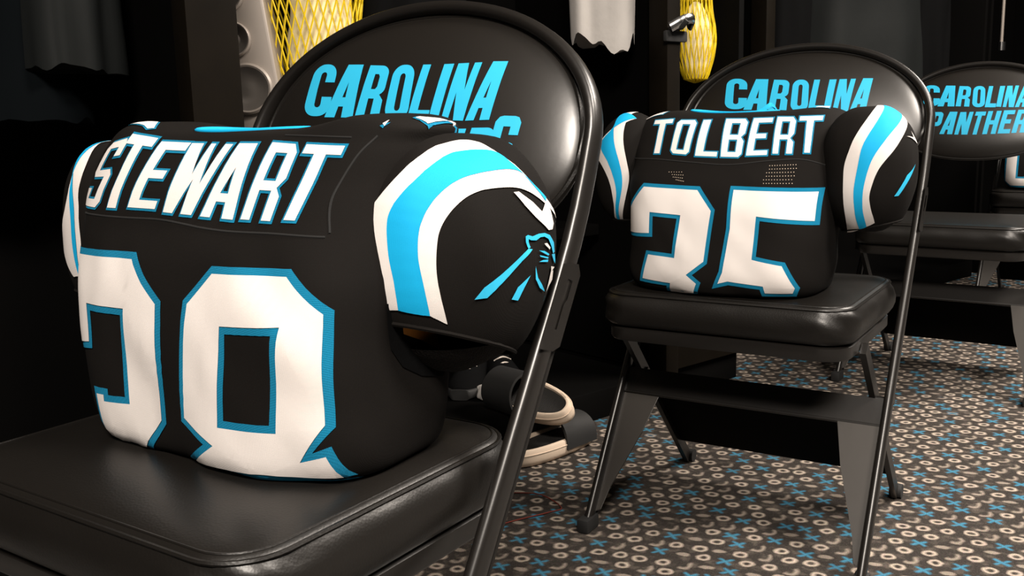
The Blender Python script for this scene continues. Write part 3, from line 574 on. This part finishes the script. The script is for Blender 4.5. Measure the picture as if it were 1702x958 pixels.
        outer = [(0, 0), (0.7, -0.02), (1, 0.04), (1, 0.9), (0.8, 1.0), (0, 0.97)]; hole = [(0.42, 0.2), (0.62, 0.2), (0.62, 0.5), (0.72, 0.56), (0.72, 0.82), (0.42, 0.84)]
        f2 = flat([(outer, [hole])], 5.0); vv = {v: v.co.copy() for v in f2.verts}
        for v, c in vv.items(): v.co = sp(c.x, c.y, WT + 0.0085)
        bmesh.ops.solidify(f2, geom=f2.faces[:], thickness=0.003); link('slotted_hinge_plate', f2, 'metal', t)
    # wide panel between the rear legs
    b = slab([(-0.209, rear(0.066), 0.066), (0.209, rear(0.066), 0.066), (0.209, rear(0.205), 0.205), (-0.209, rear(0.205), 0.205)], -0.006); link('rear_panel', b, 'dark', t)
    return t
G = 'padded folding chairs in a row before the lockers'
POS = [(-0.2730, 0.8625, -0.5952), (0.4190, 1.6717, -0.5669), (1.2022, 2.6133, -0.6312), (2.02, 3.52, -0.62)]
LAB = ['nearest black padded folding chair, jersey number 28 on its seat', 'black padded folding chair in the middle, jersey number 35 on its seat',
       'black padded folding chair with an empty seat and all its lettering showing', 'farthest black folding chair, cut by the right edge, seen under the third backrest']
chairs = []
for i in range(4):
    c = make_chair(LAB[0], G) if i == 0 else copy_tree(chairs[0])
    c['label'] = LAB[i]; x, y, a = POS[i]; c.location = (x, y, 0); c.rotation_euler = (0, 0, a); chairs.append(c)

# ------------------------------------------------------------------ stuffed jerseys
def rel(bm, base): bmesh.ops.translate(bm, verts=bm.verts, vec=-Vector(base)); return bm
def make_jersey(J, k, label, names, nums, arcs, tops, seams, extra=None):
    X, Y_, A = POS[k]; base = Vector(J.base)
    wl = Matrix.Rotation(A, 4, 'Z') @ base + Vector((X, Y_, 0))
    t = thing('football_jersey', label, 'jersey', wl, A, 'black football jerseys propped on the chairs')
    made = []
    bm, rings = torso_bm(J); bvh = bvh_of(bm); fr = Front(); tp = Top(); body = link('body', bm, 'jersey', t, True, 80); made.append(body)
    # collar: ribbed blue band round the neck and the dark inside below it
    top = rings[-1]; bm = bmesh.new(); c = sum(top, Vector())/len(top)
    skin(bm, [[c + (p-c)*s + Vector((0, 0, dz)) for p in top] for s, dz in ((1.02, -0.003), (1.015, 0.001), (0.985, 0.002), (0.95, 0.0), (0.93, -0.010))]); made.append(link('collar', bm, 'blue', t))
    bm = bmesh.new(); skin(bm, [[c + (p-c)*s + Vector((0, 0, dz)) for p in top] for s, dz in ((0.95, -0.002), (0.6, -0.004), (0.1, -0.005))], True, False, True); made.append(link('lining', bm, 'cloth_black', t))
    if J is J2:
        bm = bmesh.new(); rows = [[c + (top[i]-c)*sc_ + Vector((0, 0, dz + 0.013*math.exp(-(((i-26)/7)**2)))) for i in range(8, 46)] for sc_, dz in ((0.97, -0.006), (0.95, 0.0), (0.93, 0.001))]
        skin(bm, rows, False); bmesh.ops.recalc_face_normals(bm, faces=bm.faces); bmesh.ops.solidify(bm, geom=bm.faces[:], thickness=0.002); made.append(link('collar_flap', bm, 'blue', t))
    for cname, q in names:
        pol = [glyph(cname, q)]
        made.append(decal('name_letter', pol, bvh, fr, 0.0009, 'edge', t, 0.008)); made[-1]['label'] = 'blue stitched letter outline'
        made.append(decal('name_letter', bordered(pol, 0.0021), bvh, fr, 0.0015, 'white', t, 0.008)); made[-1]['label'] = 'white letter'
    for keys, bw in nums:
        P = D[keys]; pol = [(P[0], P[1:])]
        made.append(decal('number', pol, bvh, fr, 0.0009, 'edge', t, 0.006)); made[-1]['label'] = 'blue stitched number outline'
        made.append(decal('number', bordered(pol, bw), bvh, fr, 0.0016, 'white', t, 0.006)); made[-1]['label'] = 'white number'
    for keys in tops:
        P = D[keys]
        made.append(decal('shoulder_number', [(P[0], [])], bvh, tp, 0.0010, 'edge', t)); made.append(decal('shoulder_number', bordered([(P[0], [])], 0.0018), bvh, tp, 0.0016, 'white', t))
    if J is J2:
        hb = bmesh.new()
        for key, nu, nv in (('dotsA', 11, 6), ('dotsB', 6, 4)):
            q = D[key][0]
            for iu in range(nu):
                for iv in range(nv):
                    u, v = (iu + 0.5*(iv % 2))/nu, iv/(nv-1); x, z = [(1-v)*((1-u)*q[0][k]+u*q[1][k]) + v*((1-u)*q[3][k]+u*q[2][k]) for k in (0, 1)]
                    hb.faces.new([hb.verts.new((x+dx, z+dz, 0)) for dx, dz in ((0.0007, 0), (0, 0.0006), (-0.0007, 0), (0, -0.0006))])
        drape(hb, bvh, fr, 0.0008); hb_ = link('mesh_light_dots', hb, 'sole', t); hb_['kind'] = 'stuff'; hb_['label'] = 'tiny pale dots painted as light through the mesh'; made.append(hb_)  # no real holes: beige dots paint the light showing through the mesh
    if J is J1:
        side = Radial((0.02, 0.05, 0.55), (0.75, -0.66, 0))
        made.append(decal('armhole', [(D['arm1'][0], [])], bvh, side, 0.0012, 'cloth_black', t, 0.05))  # black patch on the closed body: shade inside the arm opening, as colour
        e = decal('armhole_lining', [(D['gold1'][0], [])], bvh, side, 0.002, 'gold', t, 0.05); e['label'] = 'amber lining glimpsed in the armhole'; made.append(e)
    for keys, r in seams: made.append(surf_tube('seam', D[keys][0], bvh, fr, r, 'seam', t))
    for i, (cc, R, dd, hem) in enumerate(J.sleeves):
        bm = sleeve_bm(cc, R, seed=J.seed+i); sb = bvh_of(bm); ch = Radial(cc, dd)
        # hem: cut the cap open below and turn the edge in
        bmesh.ops.bisect_plane(bm, geom=bm.verts[:]+bm.edges[:]+bm.faces[:], plane_co=(cc[0], cc[1], hem), plane_no=(0.2 if J is J2 and i == 0 else 0, -0.38 if J is J1 and i == 0 else 0.0, -1), clear_outer=True, dist=1e-6)
        eb = [e for e in bm.edges if e.is_boundary]; loop = list({v for e in eb for v in e.verts}); c2 = sum((v.co for v in loop), Vector())/len(loop)
        loop.sort(key=lambda v: math.atan2(v.co.y-c2.y, v.co.x-c2.x)); hp = [v.co.copy() for v in loop]
        sl = link('sleeve', bm, 'jersey', t, True, 80); made.append(sl)
        bm = bmesh.new(); tube(bm, hp[::2], 0.0022, 6, True); made.append(link('hem', bm, 'jersey', sl))
        bm = sleeve_bm(cc, R, n=32, mcap=20, seed=J.seed+i, scale=0.94)
        bmesh.ops.bisect_plane(bm, geom=bm.verts[:]+bm.edges[:]+bm.faces[:], plane_co=(0, 0, hem+0.01), plane_no=(0, 0, 1), clear_outer=True, dist=1e-6)
        if J is J1 and i == 0: bmesh.ops.bisect_plane(bm, geom=bm.verts[:]+bm.edges[:]+bm.faces[:], plane_co=(0, cc[1]-0.050, 0), plane_no=(-0.3, -1, 0), clear_outer=True, dist=1e-6)
        made.append(link('sleeve_lining', bm, 'mesh', sl))
        ar = arcs[i] if i < len(arcs) else None
        if ar:
            A4 = []
            for key in ar:
                p = [Vector(q) for q in D[key][0]]
                d = (p[-1]-p[-2]).normalized(); p.append(p[-1] + d*0.25); p.append(p[-1] + d*0.3)
                A4.append([(v.x, v.y) for v in smoothpath([(q.x, q.y, 0) for q in p], 6)])
            for (a, b, m, lb) in ((0, 1, 'white', 'white stripe'), (1, 2, 'blue', 'blue stripe'), (2, 3, 'white', 'white stripe')):
                pa, pb = A4[a], A4[b]
                bm = bmesh.new(); NW = 5; L = min(len(pa), len(pb)); rows = []
                for j in range(NW+1):
                    u = j/NW; rows.append([(pa[q][0]*(1-u)+pb[q][0]*u, pa[q][1]*(1-u)+pb[q][1]*u, 0) for q in range(L)])
                skin(bm, rows, False); drape(bm, sb, ch, 0.0012 if m == 'white' else 0.0016)
                s_ = link('sleeve_stripe', bm, m, sl, True, 80); s_['label'] = lb; made.append(s_)
        if i in (0,) and extra:
            for key, m in extra:
                for p in D[key]:
                    e = decal('sleeve_mark' if 'swoosh' in key else 'sleeve_emblem', [(p, [])], sb, ch, 0.0014, m, sl, 0.02); made.append(e)
    for o in made: o.data.transform(Matrix.Translation(-base)) if not o.get('moved') else None
    return t, bvh, fr
jersey1, bv1, fr1 = make_jersey(J1, 0, 'black football jersey with white number 28 on the nearest chair', D['name1'], (('eight', 0.0062), ('two', 0.0062)),
    [('arcA1', 'arcB1', 'arcC1', 'arcD1'), ('arcA4', 'arcB4', 'arcC4', 'arcD4')], ('shoulder1r', 'shoulder1l', 'shoulder1b'), (('yoke1', 0.0012), ('yoke1b', 0.001), ('side1', 0.0012)),
    (('swoosh1', 'white'), ('cat_blue', 'print'), ('cat_white', 'white')))
jersey2, bv2, fr2 = make_jersey(J2, 1, 'black football jersey with white number 35 on the middle chair', D['name2'], (('three', 0.0062), ('three_tail', 0.004), ('five', 0.0062)),
    [('arcA2', 'arcB2', 'arcC2', 'arcD2'), ('arcA3', 'arcB3', 'arcC3', 'arcD3')], ('shoulder2l', 'shoulder2r', 'shoulder2s'), (('yoke2', 0.0014), ('side2', 0.0012), ('side2l', 0.0012)),
    (('swoosh2', 'white'), ('slash2', 'print')))

# a third jersey, cut by the right edge of the view
D['zero'] = [[(-0.150, 0.462), (-0.172, 0.48), (-0.172, 0.612), (-0.150, 0.628), (-0.060, 0.628), (-0.035, 0.60), (-0.035, 0.48), (-0.06, 0.462)], [(-0.125, 0.50), (-0.125, 0.58), (-0.082, 0.58), (-0.082, 0.50)]]
POS3 = POS[3]; J4 = Jersey(); J4.__dict__.update(J2.__dict__); J4.seed = 12.3
jersey4, bv4, fr4 = make_jersey(J4, 3, 'football jersey at the right edge, only its white number corner showing', [], (('zero', 0.0062),), [None, None], (), ())
# ------------------------------------------------------------------ things in the lockers and on the floor
def garment(name, label, cat, pos, rz, w, d, ztop, zbot, m, seed=0.0, flare=1.15, folds=7, group=None, trim=None, hang=1.62):
    """A hanging garment: closed folded shell from shoulders to hem, on a hanger."""
    t = thing(name, label, cat, (pos.x, pos.y, zbot), rz, group); H = ztop - zbot; n = 72; bm = bmesh.new(); rings = []
    for i in range(25):
        v = i/24; z = H*v; sh = 1.0 if v < 0.8 else max(0.22, 1.0-((v-0.8)/0.2)**1.6*0.8)
        a = w/2*sh*(flare + (1-flare)*v); b = d/2*(0.75 + 0.25*sh); r = []
        for j in range(n):
            th = 2*pi*j/n; c, s = cos(th), sin(th); amp = (0.30 if name == 'cloth' else 0.13)*(1-v*0.7)
            f = 1 + amp*sin(folds*th + seed + 1.5*noise.noise(Vector((c*1.5, s*1.5, z*3 + seed)))) + 0.10*noise.noise(Vector((c*2, s*2 + seed, z*5)))
            r.append((a*c*(0.85+0.15*f), b*s*f, z + (0.05 if name == 'cloth' else 0.02)*noise.noise(Vector((c*2.8, s*2.8, seed)))*(1-v)))
        rings.append(r)
    skin(bm, rings, True, True, True); body = link('body', bm, m, t, True, 80)
    if trim:
        bvh = BVHTree.FromPolygons([v.co.copy() for v in body.data.vertices], [tuple(p.vertices) for p in body.data.polygons])
        for key, poly in trim: decal('trim', [(poly, [])], bvh, Front(), 0.002, key, t, 0.02)
    bm = bmesh.new(); tube(bm, [(0, 0, H-0.02), (0, 0, hang-zbot-0.012)], 0.003, 6)
    tube(bm, [(0, 0, hang-zbot-0.012), (0.012, 0, hang-zbot+0.002), (0.010, 0, hang-zbot+0.014), (0, 0, hang-zbot+0.018), (-0.010, 0, hang-zbot+0.012)], 0.003, 6); link('hanger', bm, 'metal', t)
    return t
GC = 'dark clothes hanging in the lockers'
def at_rail(s, n0=0.0): return lk(s, n0 + 0.31)
garment('shirt', 'dark grey shirt hanging at the far left edge', 'shirt', at_rail(-1.22), LZ, 0.34, 0.16, 1.58, 0.76, 'cloth_navy', 1.0, group=GC)
garment('shirt', 'dim olive grey shirt hanging left of the brown post', 'shirt', at_rail(-1.06) - LI*0.05, LZ + 0.5, 0.16, 0.16, 1.56, 0.85, 'cloth_grey', 2.3, group=GC)
garment('jacket', 'black jacket hanging right of the first yellow bag', 'jacket', at_rail(-0.28), LZ + 0.3, 0.30, 0.20, 1.58, 0.62, 'cloth_black', 4.4, group=GC)
garment('trousers', 'dark teal track trousers with a pale stripe, hanging', 'trousers', at_rail(1.40, 0.30), LZ + 0.1, 0.24, 0.12, 1.58, 0.55, 'cloth_navy', 6.2, 1.05, 5, GC,
        trim=[('silver', [(-0.02, 0.54), (0.09, 0.56), (0.09, 0.568), (-0.02, 0.548)]), ('print', [(-0.085, 0.34), (-0.072, 0.36), (-0.068, 0.45), (-0.078, 0.46), (-0.076, 0.38)])])
garment('jacket', 'black jacket hanging beside the dark teal trousers', 'jacket', at_rail(1.66, 0.30), LZ, 0.22, 0.14, 1.58, 0.60, 'cloth_black', 7.7, group=GC)
garment('parka', 'large charcoal nylon parka hanging above the second chair back', 'parka', at_rail(2.14, 0.30) - LI*0.02, LZ - 0.35, 0.50, 0.30, 1.56, 0.62, 'cloth_grey', 9.1, 1.35, 6, GC)
garment('jacket', 'long black jacket hanging left of the third chair back', 'jacket', at_rail(2.62, 0.30) - LI*0.03, LZ - 0.3, 0.27, 0.22, 1.56, 0.80, 'cloth_black', 11.0, 1.1, group=GC)
garment('towel', 'pale grey towel hanging near the top right corner', 'towel', at_rail(3.27, 0.30), LZ - 0.4, 0.15, 0.07, 1.60, 1.15, 'cloth_white', 3.7, 0.9, 5)
# bar hanging at the right
p = at_rail(3.535, 0.30); t = thing('hanging_rod', 'thin pale metal rod with a knob above the third chair back', 'rod', (p.x, p.y, 1.045), 0)
b = bmesh.new(); tube(b, [(0, 0, 0.02), (0, 0, 0.565)], 0.008, 10); link('rod', b, 'silver', t)
b = bmesh.new(); sweep(b, [(0, 0, z) for z in (-0.012, 0.0, 0.02, 0.03)], oval(0.02, 0.02, 12)); link('knob', b, 'chrome', t)
# yellow mesh bags
def lathe_profile(bm, prof, n, seed=0.0, amp=0.08, sq=(1, 1), sc=1.0):
    rings = []
    for r, z in prof:
        rings.append([(r*sc*cos(2*pi*j/n)*sq[0]*(1+amp*noise.noise(Vector((cos(2*pi*j/n)*1.6, sin(2*pi*j/n)*1.6, z*9+seed)))), r*sc*sin(2*pi*j/n)*sq[1]*(1+amp*noise.noise(Vector((cos(2*pi*j/n)*1.6+5, sin(2*pi*j/n)*1.6, z*9+seed)))), z) for j in range(n)])
    return skin(bm, rings, True, True, True)
def net_bag(label, pos, prof, n, seed, hang, lab2, fill, shift=0.0):
    t = thing('mesh_bag', label, 'bag', pos, LZ, 'yellow mesh laundry bags'); P = lerp_rows(prof, 7); nr = []
    zz = [q[1] for q in P]; 
    import bisect
    def rad(z):
        for i in range(len(P)-1):
            if P[i][1] <= z <= P[i+1][1]: u = (z-P[i][1])/max(1e-6, P[i+1][1]-P[i][1]); return P[i][0]*(1-u) + P[i+1][0]*u
        return P[-1][0] if z > P[-1][1] else P[0][0]
    def pt(ph, z):
        c, s = cos(ph), sin(ph); r = rad(z)
        return Vector((r*c*(1+0.06*noise.noise(Vector((c*1.6, s*1.6, z*9+seed)))), r*s*0.8*(1+0.06*noise.noise(Vector((c*1.6+5, s*1.6, z*9+seed)))), z))
    zt = P[-1][1]; bm = bmesh.new(); steps = 46
    for k in range(n):                                        # two families of spiralling cords
        for sg in (1, -1):
            path = [pt(2*pi*k/n + sg*1.15*i/steps*zt/0.42, zt*i/steps) for i in range(steps+1)]
            sweep(bm, path, oval(0.0018, 0.0018, 4), Vector((0.02, 0.01, 1)))
    link('net', bm, 'net', t, False)
    bm = bmesh.new(); tube(bm, [(0, 0, zt-0.01), (0, 0, hang-pos.z)], 0.005, 8); tube(bm, [pt(2*pi*i/24, zt)*1.0 for i in range(24)], 0.005, 6, True); link('drawstring', bm, 'net', t)
    l = bmesh.new(); prof2 = lerp_rows([q for q in fill], 5)
    lathe_profile(l, prof2, 48, seed, 0.22, (1, 0.8), 0.95)
    for f in l.faces: pass
    lo = link('laundry', l, 'laundry', None, True, 80); lo.location = pos + Vector((shift, 0, 0.003)); lo.rotation_euler = (0, 0, LZ); tag(lo, lab2, 'laundry', 'pale laundry inside the yellow bags')
    return t
p = lk(-0.555, 0.30); z0 = 0.80
net_bag('large yellow mesh laundry bag beside the silver speaker', Vector((p.x, p.y, z0)), [(0.006, 0), (0.06, 0.004), (0.092, 0.04), (0.105, 0.10), (0.112, 0.18), (0.118, 0.26), (0.10, 0.34), (0.07, 0.42), (0.02, 0.50)], 34, 2.0, 1.61,
        'pale laundry bulging in the large yellow bag', [(0.01, 0.003), (0.050, 0.012), (0.070, 0.05), (0.078, 0.12), (0.072, 0.20), (0.066, 0.27), (0.03, 0.33)], 0.018)
p = lk(0.515, 0.12); z0 = 0.835
net_bag('slim yellow mesh bag hanging right of the post with the hook', Vector((p.x, p.y, z0)), [(0.005, 0), (0.030, 0.004), (0.044, 0.03), (0.060, 0.09), (0.062, 0.14), (0.050, 0.20), (0.044, 0.28), (0.04, 0.38), (0.015, 0.45)], 22, 4.0, 1.61,
        'pale laundry in the slim yellow bag', [(0.008, 0.003), (0.026, 0.012), (0.040, 0.04), (0.054, 0.10), (0.052, 0.15), (0.03, 0.19), (0.01, 0.21)])
# silver speaker with round drivers, leaning on the post
p = lk(-0.665, 0.27); t = thing('speaker', 'silver speaker with round drivers leaning behind the brown post', 'speaker', (p.x, p.y, 0.46), radians(2))
MX = Matrix.Rotation(radians(-7), 4, 'Y')
b = bmesh.new(); box(b, (-0.075, -0.04, 0.0), (0.058, 0.06, 0.72), 0.006, MX, 3); bmesh.ops.translate(b, verts=b.verts, vec=(0, 0, 0.010)); link('cabinet', b, 'silver', t)
for cz, r, dome in ((0.355, 0.046, False), (0.455, 0.032, True), (0.545, 0.034, True), (0.64, 0.046, False)):
    b = bmesh.new(); cx = -0.004 if r > 0.04 else -0.014
    prof = [(r*1.10, 0.0), (r*1.12, 0.010), (r*1.03, 0.014), (r*0.94, 0.012)]
    def ringat(rr, off): return [MX @ Vector((cx + rr*cos(2*pi*j/40), -0.0405 - off, cz + rr*sin(2*pi*j/40))) + Vector((0, 0, 0.01)) for j in range(40)]
    skin(b, [ringat(*q) for q in prof]); dr = link('driver', b, 'silver', t)
    b = bmesh.new(); rs = [(r*0.95, 0.0125), (r*0.7, 0.005), (r*0.42, 0.001), (r*0.38, 0.004), (r*0.2, 0.010), (r*0.02, 0.012)] if dome else [(r*0.95, 0.0125), (r*0.75, 0.006), (r*0.5, 0.0015), (r*0.3, 0.0008), (r*0.02, 0.002)]
    skin(b, [ringat(*q) for q in rs], True, False, True); link('cone', b, 'cone', dr)
# pale cloth hanging between the first two chair backs
p = lk(0.165, 0.13); garment('cloth', 'crumpled pale grey cloth hanging between the first two chair backs', 'cloth', p, LZ - 0.5, 0.185, 0.085, 1.30, 0.932, 'cloth_white', 5.7, 0.92, 4, hang=2.075)
# slide sandals
def slide_sandal(label, loc, rot):
    t = thing('slide_sandal', label, 'sandal', loc, 0, 'black and cream slide sandals'); t.rotation_euler = rot
    L, Wd = 0.268, 0.098
    def outline(s=1.0, ins=0.0):
        o = []
        for i in range(64):
            a = 2*pi*i/64; c, sn = cos(a), sin(a); x = L/2*math.copysign(abs(c)**0.86, c); w = Wd/2*(1.0 + 0.10*c)*math.copysign(abs(sn)**0.80, sn)
            o.append((x*(1-2*ins/L), w*(1-2*ins/Wd)))
        return o
    bm = bmesh.new(); rings = [[(x, y, z) for x, y in outline(ins=i)] for i, z in ((0.012, 0.0), (0.004, 0.002), (0.001, 0.012), (0.0, 0.024), (0.002, 0.036), (0.005, 0.039), (0.010, 0.038), (0.012, 0.030))]
    skin(bm, rings, True, True, True); link('sole', bm, 'sole', t, True, 60)
    bm = bmesh.new(); rings = [[(x, y, z) for x, y in outline(ins=i)] for i, z in ((0.0105, 0.031), (0.014, 0.0325), (0.03, 0.0315), (0.045, 0.031))]; skin(bm, rings, True, False, True); link('footbed', bm, 'footbed', t, True, 60)
    bm = bmesh.new(); tube(bm, [(x, y, 0.027) for x, y in outline(ins=-0.0004)], 0.0014, 6, True); link('groove', bm, 'sole', t)
    bm = bmesh.new(); rows = []
    for k in range(25):
        a = pi*k/24; yy = cos(a)*(Wd/2+0.003); zz = 0.014 + sin(a)**0.75*0.068
        rows.append([(x, yy, zz*(1-0.10*((x-0.05)/0.06))) for x in (0.0, 0.03, 0.06, 0.09, 0.105)])
    skin(bm, rows, False); bmesh.ops.recalc_face_normals(bm, faces=bm.faces); bmesh.ops.solidify(bm, geom=bm.faces[:], thickness=0.006); link('strap', bm, 'rubber', t, True, 60)
    return t
slide_sandal('cream rimmed slide sandal flat on the carpet', (0.078, 2.085, 0.001), (0, 0, radians(47)))
slide_sandal('cream rimmed slide sandal lying tilted on top of another', (0.040, 2.130, 0.100), (radians(-36), radians(-3), radians(132)))
# shoes on the locker floor
def shoe(label, loc, rz, upper, sole, accent, laces=True, tilt=0.0):
    t = thing('sneaker', label, 'shoe', loc, rz, 'sneakers on the locker floor'); t.rotation_euler = (0, tilt, rz)
    st = [(-0.135, 0.020, 0.060, 0.095), (-0.12, 0.034, 0.045, 0.112), (-0.08, 0.038, 0.04, 0.110), (-0.03, 0.037, 0.04, 0.098), (0.02, 0.040, 0.035, 0.078), (0.07, 0.045, 0.03, 0.058), (0.11, 0.040, 0.028, 0.046), (0.142, 0.020, 0.025, 0.032)]  # x, half width, -, top
    R = lerp_rows(st, 5); bm = bmesh.new(); rings = []
    for x, w, _, h in R:
        r = []
        for j in range(24):
            a = 2*pi*j/24; c, s = cos(a), sin(a); y = w*math.copysign(abs(c)**0.8, c)*(1 - 0.35*max(0, s)); z = 0.024 + (h-0.024)*max(0, s)**0.8 if s > 0 else 0.024 + 0.006*s
            r.append((x, y, z))
        rings.append(r)
    skin(bm, rings, True, True, True); link('upper', bm, upper, t, True, 70)
    bm = bmesh.new(); rings = []
    for x, w, _, h in R: rings.append([(x*1.03, (w+0.004)*c, 0.014 + 0.0135*s) for c, s in oval(1, 1, 16, 4)])
    skin(bm, rings, True, True, True); link('sole', bm, sole, t, True, 60)
    bm = bmesh.new(); sweep(bm, [(-0.128 + 0.004*math.cos(2*pi*i/24) + 0.045 + 0.045*cos(2*pi*i/24), 0.026*sin(2*pi*i/24), 0.104 - 0.012*cos(2*pi*i/24)) for i in range(24)], oval(0.006, 0.006, 8), Vector((0, 0, 1)), True); link('collar', bm, 'cloth_black', t)
    if laces:
        for k in range(5):
            x = -0.02 + k*0.02; h = 0.095 - k*0.0098; bm = bmesh.new(); tube(bm, smoothpath([(x, -0.022, h-0.006), (x+0.004, 0, h+0.004), (x, 0.022, h-0.006)], 5), 0.0028, 6); link('lace', bm, 'silver', t)
    bm = bmesh.new(); box(bm, (-0.146, -0.012, 0.05), (-0.134, 0.012, 0.112), 0.003); link('heel_tab', bm, accent, t); return t
shoe('all black sneaker on the locker floor, the nearer of the two', (-0.108, 2.40, 0.0755), radians(-100), 'cloth_black', 'rubber', 'rubber')
shoe('black sneaker with a grey sole, the farther of the two', (-0.040, 2.45, 0.0755), radians(-75), 'cloth_black', 'silver', 'rubber')
t = thing('cloth', 'crumpled pale grey cloth with an orange patch on the locker floor', 'cloth', (-0.062, 2.275, 0.0755), 0.3)
bm = bmesh.new(); lathe_profile(bm, lerp_rows([(0.02, 0.0), (0.042, 0.003), (0.040, 0.016), (0.028, 0.030), (0.008, 0.036)], 5), 40, 8.0, 0.7, (1, 0.7)); link('body', bm, 'cloth_white', t, True, 80)
bm = bmesh.new(); box(bm, (0.016, -0.030, 0.008), (0.040, -0.012, 0.032), 0.004); link('patch', bm, 'orange', t)
# loose red thread on the carpet
bm = bmesh.new(); tube(bm, smoothpath([(-0.075, 1.66, 0.002), (-0.01, 1.705, 0.002), (0.06, 1.74, 0.003), (0.085, 1.765, 0.002), (0.045, 1.83, 0.003), (-0.02, 1.845, 0.002)], 10), 0.0012, 6)
tag(link('thread', bm, 'red', None), 'thin red thread lying on the carpet behind the nearest chair', 'thread')
